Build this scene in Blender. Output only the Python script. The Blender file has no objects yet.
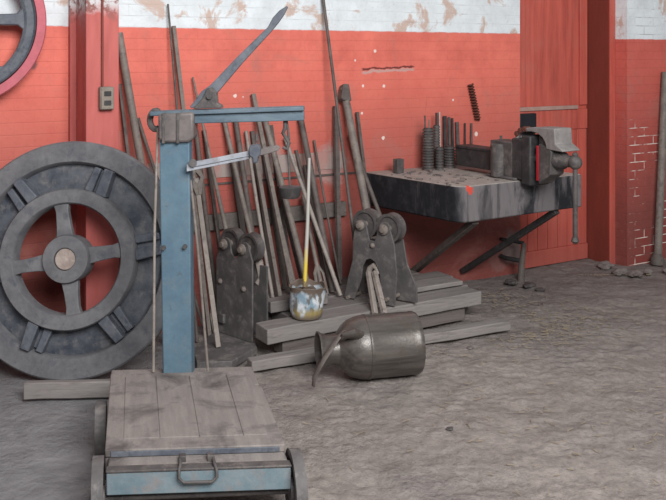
import bpy, bmesh, math, random
from mathutils import Vector, Matrix, noise
random.seed(7)
S = bpy.context.scene
COL = S.collection
PI = math.pi

# ------------------------------------------------------------------ camera
H = 1.72; F = 900.0; HY = 55.0
cam = bpy.data.cameras.new('camera'); co = bpy.data.objects.new('camera', cam); COL.objects.link(co)
co.location = (0, 0, H); co.rotation_euler = (PI/2, 0, 0)
cam.sensor_fit = 'HORIZONTAL'; cam.sensor_width = 36; cam.lens = F/666*36
cam.shift_y = -(250-HY)/666
cam.clip_start = 0.05
S.camera = co

# ------------------------------------------------------------------ measuring helpers
YAW = math.atan2(.5229, .8524)
P0 = Vector((0, 6.259, 0)); WS = Vector((.8524, .5229, 0)); WN = Vector((.5229, -.8524, 0))
UP = Vector((0, 0, 1))
def W(s, d, z=0): return P0 + WS*s + WN*d + UP*z              # place relative to the back wall
def at(x, y, Y): return Vector(((x-333)/F*Y, Y, H-(y-HY)/F*Y))
def gp(x, y, z=0):
    Y = (H-z)*F/(y-HY); return Vector(((x-333)/F*Y, Y, z))
def sd(p): q = p-P0; return q.dot(WS), q.dot(WN)
def wp(x, y, d=0):                                             # on a plane d in front of the wall
    k = (x-333)/F
    # (k*Y, Y): WN.(p-P0)=d
    Y = (d + WN.y*P0.y)/(WN.x*k + WN.y)
    return at(x, y, Y)
WM = Matrix.Translation(P0) @ Matrix.Rotation(YAW, 4, 'Z')     # wall frame: x along, -y towards the room

def lin(c): 
    c = c/255
    return c/12.92 if c <= .04045 else ((c+.055)/1.055)**2.4
def rgb(r, g, b): return (lin(r), lin(g), lin(b), 1)

# ------------------------------------------------------------------ materials
class NT:
    def __init__(s, name):
        s.m = bpy.data.materials.new(name); s.m.use_nodes = True
        s.t = s.m.node_tree; s.b = s.t.nodes['Principled BSDF']
    def n(s, typ, **kw):
        nd = s.t.nodes.new(typ)
        for k, v in kw.items():
            if k in nd.inputs: nd.inputs[k].default_value = v
            else: setattr(nd, k, v)
        return nd
    def l(s, a, b): s.t.links.new(a, b)
    def coord(s): 
        return s.n('ShaderNodeTexCoord').outputs['Object']
    def noise(s, vec, scale, detail=5, rough=.6, dist=0):
        nd = s.n('ShaderNodeTexNoise'); s.l(vec, nd.inputs['Vector'])
        nd.inputs['Scale'].default_value = scale; nd.inputs['Detail'].default_value = detail
        nd.inputs['Roughness'].default_value = rough; nd.inputs['Distortion'].default_value = dist
        return nd.outputs['Fac']
    def ramp(s, fac, a, b):
        nd = s.n('ShaderNodeMapRange'); nd.clamp = True
        s.l(fac, nd.inputs['Value']); nd.inputs['From Min'].default_value = a; nd.inputs['From Max'].default_value = b
        return nd.outputs['Result']
    def mix(s, fac, a, b):
        nd = s.n('ShaderNodeMix', data_type='RGBA')
        if hasattr(fac, 'is_linked') or isinstance(fac, bpy.types.NodeSocket): s.l(fac, nd.inputs[0])
        else: nd.inputs[0].default_value = fac
        for v, i in ((a, 6), (b, 7)):
            if isinstance(v, bpy.types.NodeSocket): s.l(v, nd.inputs[i])
            else: nd.inputs[i].default_value = v
        return nd.outputs[2]
    def math(s, op, a, b=0.0):
        nd = s.n('ShaderNodeMath', operation=op)
        for v, i in ((a, 0), (b, 1)):
            if isinstance(v, bpy.types.NodeSocket): s.l(v, nd.inputs[i])
            else: nd.inputs[i].default_value = v
        return nd.outputs[0]
    def scale(s, vec, v):
        nd = s.n('ShaderNodeMapping'); s.l(vec, nd.inputs['Vector']); nd.inputs['Scale'].default_value = v
        return nd.outputs['Vector']
    def sep(s, vec):
        nd = s.n('ShaderNodeSeparateXYZ'); s.l(vec, nd.inputs[0]); return nd.outputs
    def comb(s, x, y, z):
        nd = s.n('ShaderNodeCombineXYZ')
        for v, i in ((x, 0), (y, 1), (z, 2)):
            if isinstance(v, bpy.types.NodeSocket): s.l(v, nd.inputs[i])
            else: nd.inputs[i].default_value = v
        return nd.outputs[0]
    def bump(s, h, strength=.4, dist=.01, prev=None):
        nd = s.n('ShaderNodeBump'); s.l(h, nd.inputs['Height'])
        nd.inputs['Strength'].default_value = strength; nd.inputs['Distance'].default_value = dist
        if prev: s.l(prev, nd.inputs['Normal'])
        return nd.outputs[0]
    def done(s, col, rough=.8, metal=0, normal=None, spec=.3):
        if isinstance(col, bpy.types.NodeSocket): s.l(col, s.b.inputs['Base Color'])
        else: s.b.inputs['Base Color'].default_value = col
        if isinstance(rough, bpy.types.NodeSocket): s.l(rough, s.b.inputs['Roughness'])
        else: s.b.inputs['Roughness'].default_value = rough
        s.b.inputs['Metallic'].default_value = metal
        s.b.inputs['Specular IOR Level'].default_value = spec
        if normal: s.l(normal, s.b.inputs['Normal'])
        return s.m

def worn(name, c1, c2, c3=None, scale=9, rough=.65, metal=0, bump=.25, stretch=(1, 1, 1), spec=.35, speck=None):
    """two-tone patchy surface with fine grain, optional dust/rust third colour"""
    n = NT(name); v = n.scale(n.coord(), stretch)
    a = n.noise(v, scale, 6, .65); f = n.noise(v, scale*7, 4, .7)
    c = n.mix(n.ramp(a, .35, .65), c1, c2)
    if c3: c = n.mix(n.ramp(n.noise(v, scale*1.9, 7, .7, .4), .52, .72), c, c3)
    if speck: c = n.mix(n.ramp(n.noise(v, scale*5, 3, .6), .66, .72), c, speck)
    c = n.mix(n.ramp(f, .2, 1.0), c, n.mix(.3, c, (0.02, .02, .02, 1)))
    h = n.math('ADD', f, n.math('MULTIPLY', a, .6))
    return n.done(c, rough, metal, n.bump(h, bump, .006), spec)

M = {}
M['iron_grey'] = worn('cast_iron_grey', rgb(98, 97, 100), rgb(124, 122, 123), rgb(84, 86, 94), 7, .62, .0, .25)
M['iron_blue'] = worn('iron_bluegrey', rgb(78, 82, 92), rgb(110, 112, 118), rgb(58, 62, 72), 9, .55, 0, .2)
M['iron_web'] = worn('iron_web', rgb(62, 66, 76), rgb(100, 102, 108), rgb(120, 116, 114), 9, .5, 0, .3, (1, 1, 1), .4)
M['iron_dark'] = worn('iron_dark', rgb(70, 66, 65), rgb(94, 88, 86), rgb(120, 110, 104), 11, .6, 0, .25)
M['dusty_light'] = worn('dusty_light_iron', rgb(128, 122, 120), rgb(150, 144, 140), rgb(108, 102, 99), 8, .6, 0, .2)
M['iron_black'] = worn('iron_black', rgb(44, 42, 43), rgb(66, 62, 62), rgb(84, 78, 76), 9, .55, 0, .2)
M['dusty_plate'] = worn('dusty_plate', rgb(82, 78, 78), rgb(102, 97, 95), rgb(132, 125, 121), 8, .6, 0, .2)
M['rod_a'] = worn('rod_grey_brown', rgb(112, 102, 96), rgb(136, 124, 116), rgb(88, 78, 74), 12, .6, 0, .2)
M['rod_b'] = worn('rod_dark_brown', rgb(86, 77, 73), rgb(110, 100, 94), rgb(66, 58, 56), 12, .65, 0, .2)
M['rod_c'] = worn('rod_pale', rgb(140, 130, 122), rgb(160, 148, 140), rgb(104, 94, 88), 12, .55, 0, .2)
M['blue'] = worn('blue_paint', rgb(84, 108, 124), rgb(98, 122, 136), rgb(104, 116, 122), 6, .6, 0, .12, speck=rgb(84, 100, 108))
M['blue_dusty'] = worn('blue_paint_dusty', rgb(104, 122, 130), rgb(128, 138, 142), rgb(136, 124, 120), 8, .65, 0, .2, (1, 1, 1))
M['blue_grey'] = worn('bluegrey_paint', rgb(78, 94, 106), rgb(104, 118, 128), rgb(62, 70, 78), 9, .5, 0, .15, (.3, 1, 1))
M['silver'] = worn('bare_metal', rgb(150, 152, 160), rgb(176, 178, 184), rgb(124, 118, 118), 9, .4, .1, .1)
M['brownish'] = worn('brown_casing', rgb(102, 94, 92), rgb(124, 114, 110), rgb(82, 78, 80), 9, .5, 0, .15)
M['timber'] = worn('old_timber', rgb(112, 105, 102), rgb(136, 128, 125), rgb(90, 83, 80), 5, .85, 0, .5, (.25, 3, 3), .2)
M['timber_pale'] = worn('pale_timber', rgb(126, 119, 116), rgb(148, 140, 136), rgb(102, 95, 91), 5, .85, 0, .5, (.3, 3, 3), .2)
M['timber_dark'] = worn('dark_timber', rgb(100, 92, 88), rgb(122, 112, 107), rgb(84, 76, 72), 5, .85, 0, .5, (.25, 3, 3), .2)
M['rust'] = worn('rust', rgb(112, 62, 48), rgb(90, 52, 44), rgb(74, 50, 46), 30, .9, 0, .5)
M['pink'] = worn('faded_pink_red', rgb(206, 108, 120), rgb(190, 96, 104), rgb(170, 104, 108), 6, .6, 0, .12)
M['can'] = worn('tinned_can', rgb(78, 73, 69), rgb(102, 96, 91), rgb(64, 59, 55), 5, .34, .3, .15, (1, 1, .25), .5)
M['outlet'] = worn('outlet_metal', rgb(128, 116, 106), rgb(148, 136, 124), rgb(100, 88, 80), 20, .5, 0, .1)
M['black'] = worn('black_gap', rgb(24, 24, 30), rgb(34, 34, 40), None, 9, .6, 0, .1)
M['red_spot'] = worn('red_paint_strip', rgb(176, 30, 44), rgb(160, 26, 38), None, 12, .6, 0, .1)
M['dirt'] = worn('dirt_crust', rgb(104, 90, 82), rgb(128, 112, 100), rgb(76, 66, 60), 30, .95, 0, 1.0)
M['stone'] = worn('rubble', rgb(110, 100, 96), rgb(136, 126, 121), rgb(84, 76, 74), 14, .95, 0, .8)
M['straw'] = worn('straw', rgb(168, 152, 128), rgb(144, 128, 108), None, 30, .9, 0, .1)
M['plug'] = worn('rusty_pale_bore', rgb(176, 160, 150), rgb(150, 134, 126), rgb(190, 176, 166), 14, .7, 0, .3)
M['brass_rod'] = worn('pale_bright_rod', rgb(196, 188, 180), rgb(170, 160, 152), None, 20, .45, 0, .1)
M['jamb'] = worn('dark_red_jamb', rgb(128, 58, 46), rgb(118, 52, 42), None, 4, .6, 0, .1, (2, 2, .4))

# platform timber with dark stains
def mk_platform():
    n = NT('platform_boards'); v = n.coord()
    a = n.noise(n.scale(v, (6, .8, 1)), 5, 6, .65); f = n.noise(v, 70, 4, .7)
    c = n.mix(n.ramp(a, .3, .7), rgb(122, 114, 110), rgb(142, 133, 128))
    st = n.ramp(n.noise(v, 4.6, 6, .65, .4), .49, .66)
    c = n.mix(n.math('MULTIPLY', st, .85), c, rgb(78, 72, 71))
    c = n.mix(n.ramp(f, .55, .9), c, rgb(116, 106, 102))
    return n.done(c, .85, 0, n.bump(n.math('ADD', a, f), .35, .005), .2)
M['platform'] = mk_platform()

# milk can streaks run along the body (local z); the bucket wrapper
def mk_can():
    n = NT('tinned_can'); v = n.coord()
    a = n.noise(n.scale(v, (1, 1, .12)), 16, 6, .65, .3); b = n.noise(v, 6, 6, .65); f = n.noise(v, 60, 4, .7)
    c = n.mix(n.ramp(a, .38, .62), rgb(70, 65, 61), rgb(104, 97, 92))
    c = n.mix(n.ramp(b, .52, .7), c, rgb(84, 74, 67))
    c = n.mix(n.ramp(f, .62, .80), c, rgb(118, 110, 104))
    return n.done(c, .36, .3, n.bump(n.math('ADD', a, f), .25, .006), .5)
M['can'] = mk_can()
def mk_bucket():
    n = NT('bucket_wrapper'); v = n.coord(); z = n.sep(v)[2]
    a = n.noise(v, 14, 3, .5, .5); b = n.noise(n.scale(v, (1, 1, .6)), 22, 4, .6)
    c = n.mix(n.ramp(a, .42, .58), rgb(212, 215, 217), rgb(134, 154, 168))
    c = n.mix(n.ramp(b, .54, .62), c, rgb(112, 106, 98))
    low = n.math('MULTIPLY', n.ramp(z, .075, .045), n.ramp(a, .40, .52))
    c = n.mix(n.math('MULTIPLY', low, .8), c, rgb(168, 142, 74))
    top = n.ramp(n.math('ADD', z, n.math('MULTIPLY', b, .08)), .19, .205)
    c = n.mix(top, c, rgb(112, 98, 88))
    bot = n.ramp(z, .035, .012)
    c = n.mix(bot, c, rgb(122, 108, 94))
    return n.done(c, .5, 0, n.bump(b, .5, .01), .4)
M['bucket'] = mk_bucket()

def mk_stick():
    n = NT('stick_paint'); v = n.coord(); z = n.sep(v)[2]; a = n.noise(v, 25, 3, .6)
    zz = n.math('ADD', z, n.math('MULTIPLY', a, .2))
    c = n.mix(n.ramp(zz, .24, .34), rgb(206, 178, 66), rgb(170, 165, 158))
    c = n.mix(n.ramp(zz, .14, .12), c, rgb(120, 100, 70))
    return n.done(c, .5, 0, n.bump(a, .2, .003), .4)
M['stick'] = mk_stick()

# bench slab: black paint, scuffs, dusty top
def mk_bench():
    n = NT('bench_slab'); v = n.coord()
    a = n.noise(n.scale(v, (5, 5, 1.4)), 1.6, 6, .65, .5); b = n.noise(v, 9, 6, .7)
    c = n.mix(n.ramp(a, .52, .70), rgb(30, 31, 35), rgb(92, 87, 89))
    c = n.mix(n.ramp(b, .50, .72), c, rgb(58, 56, 60))
    sx = n.sep(v); c = n.mix(n.math('MULTIPLY', n.ramp(sx[0], .36, .42), n.math('MULTIPLY', n.ramp(a, .40, .55), .55)), c, rgb(134, 126, 126))
    g = n.n('ShaderNodeNewGeometry'); nz = n.sep(g.outputs['Normal'])[2]
    dust = n.mix(n.ramp(n.noise(v, 24, 5, .7), .4, .66), rgb(146, 137, 131), rgb(172, 163, 156))
    c = n.mix(n.ramp(nz, .6, .8), c, dust)
    s = n.sep(v)
    d = n.n('ShaderNodeVectorMath', operation='DISTANCE'); n.l(v, d.inputs[0]); d.inputs[1].default_value = (.44, -.92, .865)
    dd = n.math('ADD', d.outputs['Value'], n.math('MULTIPLY', n.noise(v, 30, 2), .05))
    c = n.mix(n.ramp(dd, .058, .05), c, rgb(196, 70, 54))
    return n.done(c, .6, 0, n.bump(b, .2, .004), .35)
M['bench'] = mk_bench()

# painted brick
BW, BH = .225, .070
def mk_brick(name, zb, chips, whitemortar=0, redl=(230, 121, 104), redd=(204, 101, 88), cracks=(), patches=()):
    n = NT(name); v = n.coord(); x, y, z = n.sep(v)
    q = n.comb(n.math('SUBTRACT', x, n.math('MULTIPLY', y, 1.0)), z, 0.0)
    br = n.n('ShaderNodeTexBrick'); n.l(q, br.inputs['Vector'])
    br.inputs['Color1'].default_value = (0, 0, 0, 1); br.inputs['Color2'].default_value = (1, 1, 1, 1)
    br.inputs['Mortar'].default_value = (.5, .5, .5, 1)
    br.inputs['Scale'].default_value = 1; br.inputs['Mortar Size'].default_value = .0045
    br.inputs['Mortar Smooth'].default_value = .6
    br.inputs['Brick Width'].default_value = BW; br.inputs['Row Height'].default_value = BH
    fr = n.math('FRACT', n.math('DIVIDE', z, BH))
    mh = n.ramp(n.math('ABSOLUTE', n.math('SUBTRACT', fr, .5)), .44, .5)
    full = br.outputs['Fac']
    mort = full if whitemortar else n.math('MAXIMUM', mh, n.math('MULTIPLY', full, .35))
    big = n.noise(v, 1.1, 4, .55); mid = n.noise(v, 5, 6, .65); fine = n.noise(v, 38, 4, .7)
    red = n.mix(n.ramp(mid, .35, .68), rgb(*redl), rgb(*redd))
    red = n.mix(n.math('MULTIPLY', n.ramp(big, .42, .68), .55), red, rgb(196, 100, 88))
    red = n.mix(n.math('MULTIPLY', mort, .14), red, rgb(120, 60, 54))
    # darker and duller towards the ground, plus soft grey smears
    gr = n.math('ADD', z, n.math('MULTIPLY', mid, .9))
    red = n.mix(n.math('MULTIPLY', n.ramp(gr, 2.05, .85), .9), red, rgb(120, 66, 61))
    red = n.mix(n.math('MULTIPLY', n.ramp(n.noise(v, 2.6, 6, .7, .8), .54, .70), .5), red, rgb(166, 112, 102))
    # white upper band
    wht = n.mix(n.ramp(mid, .40, .66), rgb(222, 226, 228), rgb(204, 207, 209))
    wht = n.mix(n.ramp(n.noise(v, 3.6, 6, .65, .5), .54, .60), wht, rgb(196, 172, 160))
    wht = n.mix(n.math('MULTIPLY', mort, n.ramp(mid, .5, .3)), wht, rgb(150, 146, 146))
    wht = n.mix(n.ramp(fine, .70, .78), wht, rgb(130, 118, 112))
    edge = n.math('ADD', z, n.math('MULTIPLY', n.math('SUBTRACT', n.noise(v, 9, 3), .5), .018))
    c = n.mix(n.ramp(edge, zb-.003, zb+.003), red, wht)
    # white chips through the paint
    chip = n.math('MULTIPLY', n.ramp(n.noise(v, 17, 5, .62, .3), .73, .755), n.ramp(z, 2.2, 1.2))
    c = n.mix(chip, c, rgb(206, 186, 178))
    for (cx, cz, r) in chips:
        d = n.n('ShaderNodeVectorMath', operation='DISTANCE'); n.l(n.comb(x, 0.0, z), d.inputs[0]); d.inputs[1].default_value = (cx, 0, cz)
        dd = n.math('ADD', d.outputs['Value'], n.math('MULTIPLY', n.math('SUBTRACT', fine, .5), .03))
        c = n.mix(n.ramp(dd, r*.62, r*.45), c, rgb(226, 204, 194))
    for (x0, z0, x1, z1, dz, wd, cc) in cracks:
        zc = n.math('ADD', n.math('MULTIPLY', n.math('SUBTRACT', x, x0), (z1-z0)/(x1-x0)), z0+dz)
        zc = n.math('ADD', zc, n.math('MULTIPLY', n.math('SUBTRACT', n.noise(v, 13, 3), .5), .05))
        near = n.ramp(n.math('ABSOLUTE', n.math('SUBTRACT', z, zc)), wd, wd*.4)
        mid_ = n.ramp(n.math('ABSOLUTE', n.math('SUBTRACT', x, (x0+x1)/2)), abs(x1-x0)/2, abs(x1-x0)/2-.02)
        c = n.mix(n.math('MULTIPLY', near, mid_), c, cc)
    for (cx, cz, r, cc) in patches:
        d = n.n('ShaderNodeVectorMath', operation='DISTANCE'); n.l(n.comb(x, 0.0, z), d.inputs[0]); d.inputs[1].default_value = (cx, 0, cz)
        dd = n.math('ADD', d.outputs['Value'], n.math('MULTIPLY', n.math('SUBTRACT', n.noise(v, 9, 5, .65), .5), r*1.6))
        c = n.mix(n.math('MULTIPLY', n.ramp(dd, r, r*.7), .85), c, cc)
    c = n.mix(n.math('MULTIPLY', n.ramp(fine, .52, .80), .35), c, n.mix(.5, c, rgb(90, 50, 46)))
    c = n.mix(n.math('MULTIPLY', n.ramp(fine, .40, .22), .3), c, n.mix(.5, c, rgb(232, 170, 158)))
    if whitemortar:
        area = n.math('MULTIPLY', n.ramp(n.noise(v, 4.3, 3, .6), .48, .56), n.math('MULTIPLY', n.ramp(z, 1.22, 1.1), n.ramp(x, 2.63, 2.66)))
        br2 = n.math('MULTIPLY', n.ramp(mort, .25, .6), area)
        c = n.mix(n.math('MULTIPLY', area, .35), c, rgb(150, 56, 48))
        c = n.mix(br2, c, rgb(226, 210, 200))
    h = n.math('SUBTRACT', n.math('MULTIPLY', fine, .25), n.math('MULTIPLY', mort, .6))
    return n.done(c, .62, 0, n.bump(h, .4, .005), .3)

def wl(x, y):
    s, d = sd(wp(x, y)); return (s, wp(x, y).z)
chips = [wl(363, 86)+(.016,), wl(384, 86)+(.022,), wl(383, 138)+(.024,), wl(375, 51)+(.02,), wl(235, 96)+(.022,), wl(243, 97)+(.012,), wl(476, 134)+(.03,), wl(362, 113)+(.015,), wl(453, 100)+(.012,), wl(355, 60)+(.012,)]
a_, b_ = wl(361, 70), wl(415, 67.5); e_, f_ = wl(426, 93), wl(426.6, 116)
cr = [(a_[0], a_[1], b_[0], b_[1], .008, .010, rgb(110, 52, 48)), (a_[0], a_[1], b_[0], b_[1], -.014, .014, rgb(190, 148, 140)), (e_[0]-.01, f_[1], e_[0]+.012, e_[1], 0, .02, rgb(110, 56, 52))]
pa = [wl(513, 247)+(.15, rgb(122, 110, 106)), wl(497, 262)+(.10, rgb(140, 96, 90)), wl(260, 160)+(.20, rgb(166, 132, 126)), wl(330, 165)+(.16, rgb(168, 136, 130)), wl(30, 62)+(.05, rgb(120, 84, 82))]
M['wall'] = mk_brick('painted_brick', 1.89, chips, cracks=cr, patches=pa)
M['wall_r'] = mk_brick('painted_brick_bare_mortar', 1.85, [], 1, (206, 100, 88), (190, 88, 78))

def mk_wain():          # plastered patch with cracks and board marks low on the wall
    n = NT('old_plaster_strip'); v = n.coord()
    a = n.noise(v, 4, 6, .65, .5); b = n.noise(n.scale(v, (9, 1, 1)), 3, 5, .6)
    c = n.mix(n.ramp(a, .42, .58), rgb(168, 126, 118), rgb(160, 144, 138))
    return n.done(c, .8, 0, n.bump(n.math('ADD', a, b), .3, .006), .2)
M['plaster'] = mk_wain()

def mk_door():
    n = NT('door_paint'); v = n.coord(); z = n.sep(v)[2]
    a = n.noise(n.scale(v, (9, 9, .7)), 2.2, 6, .65, .3); b = n.noise(v, 3, 5, .6)
    c = n.mix(n.ramp(a, .35, .68), rgb(196, 94, 80), rgb(164, 76, 66))
    c = n.mix(n.math('MULTIPLY', n.ramp(b, .5, .7), .5), c, rgb(176, 102, 90))
    c = n.mix(n.math('MULTIPLY', n.ramp(n.math('ADD', z, n.math('MULTIPLY', a, .5)), .6, .25), .5), c, rgb(146, 84, 76))
    return n.done(c, .6, 0, n.bump(a, .25, .006), .3)
M['door'] = mk_door()
M['rail_grey'] = worn('worn_ledge', rgb(164, 128, 116), rgb(178, 148, 138), None, 8, .8, 0, .2)

def mk_column():
    n = NT('column_paint'); v = n.coord(); z = n.sep(v)[2]
    a = n.noise(n.scale(v, (5, 5, .8)), 3, 6, .6); b = n.noise(v, 14, 5, .65)
    c = n.mix(n.ramp(a, .3, .7), rgb(196, 104, 98), rgb(172, 86, 80))
    e = n.math('ADD', z, n.math('MULTIPLY', n.math('SUBTRACT', b, .5), .25))
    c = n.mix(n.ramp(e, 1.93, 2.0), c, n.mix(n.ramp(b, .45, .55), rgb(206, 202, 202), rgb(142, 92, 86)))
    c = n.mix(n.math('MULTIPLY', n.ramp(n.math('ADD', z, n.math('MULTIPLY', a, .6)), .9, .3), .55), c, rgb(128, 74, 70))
    return n.done(c, .6, 0, n.bump(b, .15, .004), .3)
M['column'] = mk_column()

def mk_floor():
    n = NT('dirt_floor'); v = n.coord(); x, y, z = n.sep(v)
    a = n.noise(v, .8, 5, .6); b = n.noise(v, 4.5, 7, .7, .6); f = n.noise(v, 32, 6, .75); g = n.noise(v, 130, 3, .7)
    c = n.mix(n.ramp(b, .33, .67), rgb(134, 124, 118), rgb(163, 152, 145))
    c = n.mix(n.math('MULTIPLY', n.ramp(a, .45, .62), .6), c, rgb(134, 126, 123))
    c = n.mix(n.ramp(f, .45, .75), c, rgb(116, 108, 104))
    c = n.mix(n.ramp(g, .66, .78), c, rgb(176, 164, 154))
    # bare concrete on the left
    k = n.math('ADD', x, n.math('MULTIPLY', n.math('SUBTRACT', b, .5), .5))
    left = n.ramp(k, -.78, -.98)
    c = n.mix(n.math('MULTIPLY', left, .85), c, n.mix(n.ramp(b, .35, .65), rgb(120, 119, 121), rgb(142, 140, 141)))
    # floor colour darkens towards the back wall and door
    k2 = n.math('ADD', n.math('SUBTRACT', y, n.math('MULTIPLY', x, .3)), n.math('MULTIPLY', n.math('SUBTRACT', b, .5), 1.6))
    c = n.mix(n.math('MULTIPLY', n.ramp(k2, 5.0, 6.4), .6), c, rgb(106, 98, 96))
    h = n.math('ADD', n.math('MULTIPLY', n.noise(v, 7, 4, .6), .6), n.math('MULTIPLY', n.noise(v, 26, 4, .6), .4))
    return n.done(c, .95, 0, n.bump(n.math('MULTIPLY', h, n.ramp(n.noise(v, 1.6, 4, .6), .36, .62)), 1.0, .034, n.bump(n.math('ADD', g, f), .6, .012)), .12)
M['floor'] = mk_floor()

# ------------------------------------------------------------------ mesh helpers
def quad_frame(p0, p1, up=None):
    z = (p1-p0).normalized()
    up = up or (UP if abs(z.z) < .95 else Vector((0, -1, 0)))
    x = up.cross(z).normalized(); y = z.cross(x)
    return Matrix((x, y, z)).transposed()
def box(bm, c, size, R=None):
    r = bmesh.ops.create_cube(bm, size=1)
    m = Matrix.Translation(Vector(c)) @ (R.to_4x4() if R else Matrix()) @ Matrix.Diagonal((*size, 1))
    bmesh.ops.transform(bm, matrix=m, verts=r['verts']); return r['verts']
def wbox(bm, s0, s1, d0, d1, z0, z1):                       # box in wall frame (world output)
    v = box(bm, ((s0+s1)/2, -(d0+d1)/2, (z0+z1)/2), (s1-s0, abs(d1-d0), z1-z0))
    bmesh.ops.transform(bm, matrix=WM, verts=v)
def tube(bm, pts, r, seg=10, cap=True, flat=1.0, up=None):
    pts = [Vector(p) for p in pts]; n = len(pts)
    rs = r if isinstance(r, (list, tuple)) else [r]*n
    rings = []; prev = None
    for i, p in enumerate(pts):
        t = (pts[min(i+1, n-1)]-pts[max(i-1, 0)]).normalized()
        if prev is None:
            u = up or (UP if abs(t.z) < .9 else Vector((0, -1, 0)))
            x = u.cross(t).normalized()
        else:
            x = (prev - t*prev.dot(t)).normalized()
        y = t.cross(x); prev = x
        rings.append([bm.verts.new(p + x*math.cos(2*PI*k/seg)*rs[i] + y*math.sin(2*PI*k/seg)*rs[i]*flat) for k in range(seg)])
    for a, b in zip(rings, rings[1:]):
        for k in range(seg): bm.faces.new((a[k], a[(k+1) % seg], b[(k+1) % seg], b[k]))
    if cap:
        bm.faces.new(rings[0][::-1]); bm.faces.new(rings[-1])
def bar(bm, p0, p1, w, h, up=None, taper=1.0):
    R = quad_frame(Vector(p0), Vector(p1), up); L = (Vector(p1)-Vector(p0)).length
    v = box(bm, (0, 0, 0), (w, h, L))
    for q in v:
        if q.co.z > 0: q.co.x *= taper; q.co.y *= taper
    bmesh.ops.transform(bm, matrix=Matrix.Translation((Vector(p0)+Vector(p1))/2) @ R.to_4x4(), verts=v)
def lathe(bm, prof, Mx=None, seg=48, close=False, a0=0, a1=2*PI):
    full = abs(a1-a0-2*PI) < 1e-6; ns = seg if full else seg+1
    rings = []
    for r, z in prof:
        if r < 1e-5: rings.append([bm.verts.new((0, 0, z))]*ns)
        else: rings.append([bm.verts.new((r*math.cos(a0+(a1-a0)*k/seg), r*math.sin(a0+(a1-a0)*k/seg), z)) for k in range(ns)])
    vs = set(v for r in rings for v in r)
    prs = list(zip(rings, rings[1:])) + ([(rings[-1], rings[0])] if close else [])
    for a, b in prs:
        for k in range(seg):
            k2 = (k+1) % ns
            f = []
            for v in (a[k], a[k2], b[k2], b[k]):
                if v not in f: f.append(v)
            if len(f) > 2: bm.faces.new(f)
    if Mx: bmesh.ops.transform(bm, matrix=Mx, verts=list(vs))
def prism(bm, poly, t0, t1, Mx):                            # poly in local xy, extruded t0..t1 in local z
    a = [bm.verts.new((x, y, t0)) for x, y in poly]; b = [bm.verts.new((x, y, t1)) for x, y in poly]
    f1 = bm.faces.new(a[::-1]); f2 = bm.faces.new(b); n = len(poly)
    for k in range(n): bm.faces.new((a[k], a[(k+1) % n], b[(k+1) % n], b[k]))
    bmesh.ops.transform(bm, matrix=Mx, verts=a+b)
def ball(bm, c, r, seg=16, sc=(1, 1, 1)):
    q = bmesh.ops.create_uvsphere(bm, u_segments=seg, v_segments=seg//2+2, radius=r)
    bmesh.ops.transform(bm, matrix=Matrix.Translation(Vector(c)) @ Matrix.Diagonal((*sc, 1)), verts=q['verts'])
def arc(cx, cy, r, a0, a1, n):
    return [(cx+r*math.cos(math.radians(a0+(a1-a0)*k/n)), cy+r*math.sin(math.radians(a0+(a1-a0)*k/n))) for k in range(n+1)]

INV = {}
def link(name, bm, mat, parent=None, bevel=0, smooth=True, local=False, frame=None, rough=0):
    """one mesh object; world coordinates unless local (then already in the thing's frame)"""
    if rough:
        for v in bm.verts:
            v.co += Vector(noise.noise_vector(v.co*7))*rough
    bmesh.ops.recalc_face_normals(bm, faces=bm.faces)
    me = bpy.data.meshes.new(name); o = bpy.data.objects.new(name, me); COL.objects.link(o)
    if parent is not None:
        root = parent
        while root.parent: root = root.parent
        if not local: bm.transform(INV[root.name])
        o.parent = parent
    elif frame is not None:
        bm.transform(frame.inverted()); o.matrix_world = frame
    else:
        xs = [v.co for v in bm.verts]
        lo = Vector((min(c[i] for c in xs) for i in range(3))); hi = Vector((max(c[i] for c in xs) for i in range(3)))
        base = Vector(((lo.x+hi.x)/2, (lo.y+hi.y)/2, lo.z))
        bm.transform(Matrix.Translation(-base)); o.location = base
        INV[o.name] = Matrix.Translation(-base)
    for f in bm.faces: f.smooth = smooth
    bm.to_mesh(me); bm.free()
    me.materials.append(mat)
    if smooth: me.set_sharp_from_angle(angle=math.radians(38))
    if bevel:
        b = o.modifiers.new('bevel', 'BEVEL'); b.width = bevel; b.segments = 2; b.limit_method = 'ANGLE'; b.angle_limit = math.radians(40)
    return o
def thing(name, label, cat, Mx, group=None):
    if isinstance(Mx, Vector): Mx = Matrix.Translation(Mx)
    o = bpy.data.objects.new(name, None); COL.objects.link(o); o.matrix_world = Mx; o.empty_display_size = .1
    INV[o.name] = o.matrix_basis.inverted()
    return tag(o, label, cat, group)
def tag(o, label, cat, group=None):
    o['label'] = label; o['category'] = cat
    if group: o['group'] = group
    return o
def struct(o): o['kind'] = 'structure'; return o
B = bmesh.new

# ------------------------------------------------------------------ setting
ZT = 3.4
def wall(name, s0, s1, d0, d1, mat, z0=-.05, z1=ZT):
    bm = B(); wbox(bm, s0, s1, d0, d1, z0, z1)
    return struct(link(name, bm, mat, frame=WM, smooth=False))
wall('wall_back', -5.2, 1.748, -.22, 0, M['wall'])
wall('wall_right', 2.614, 5.2, -.2, .33, M['wall_r'])
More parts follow.
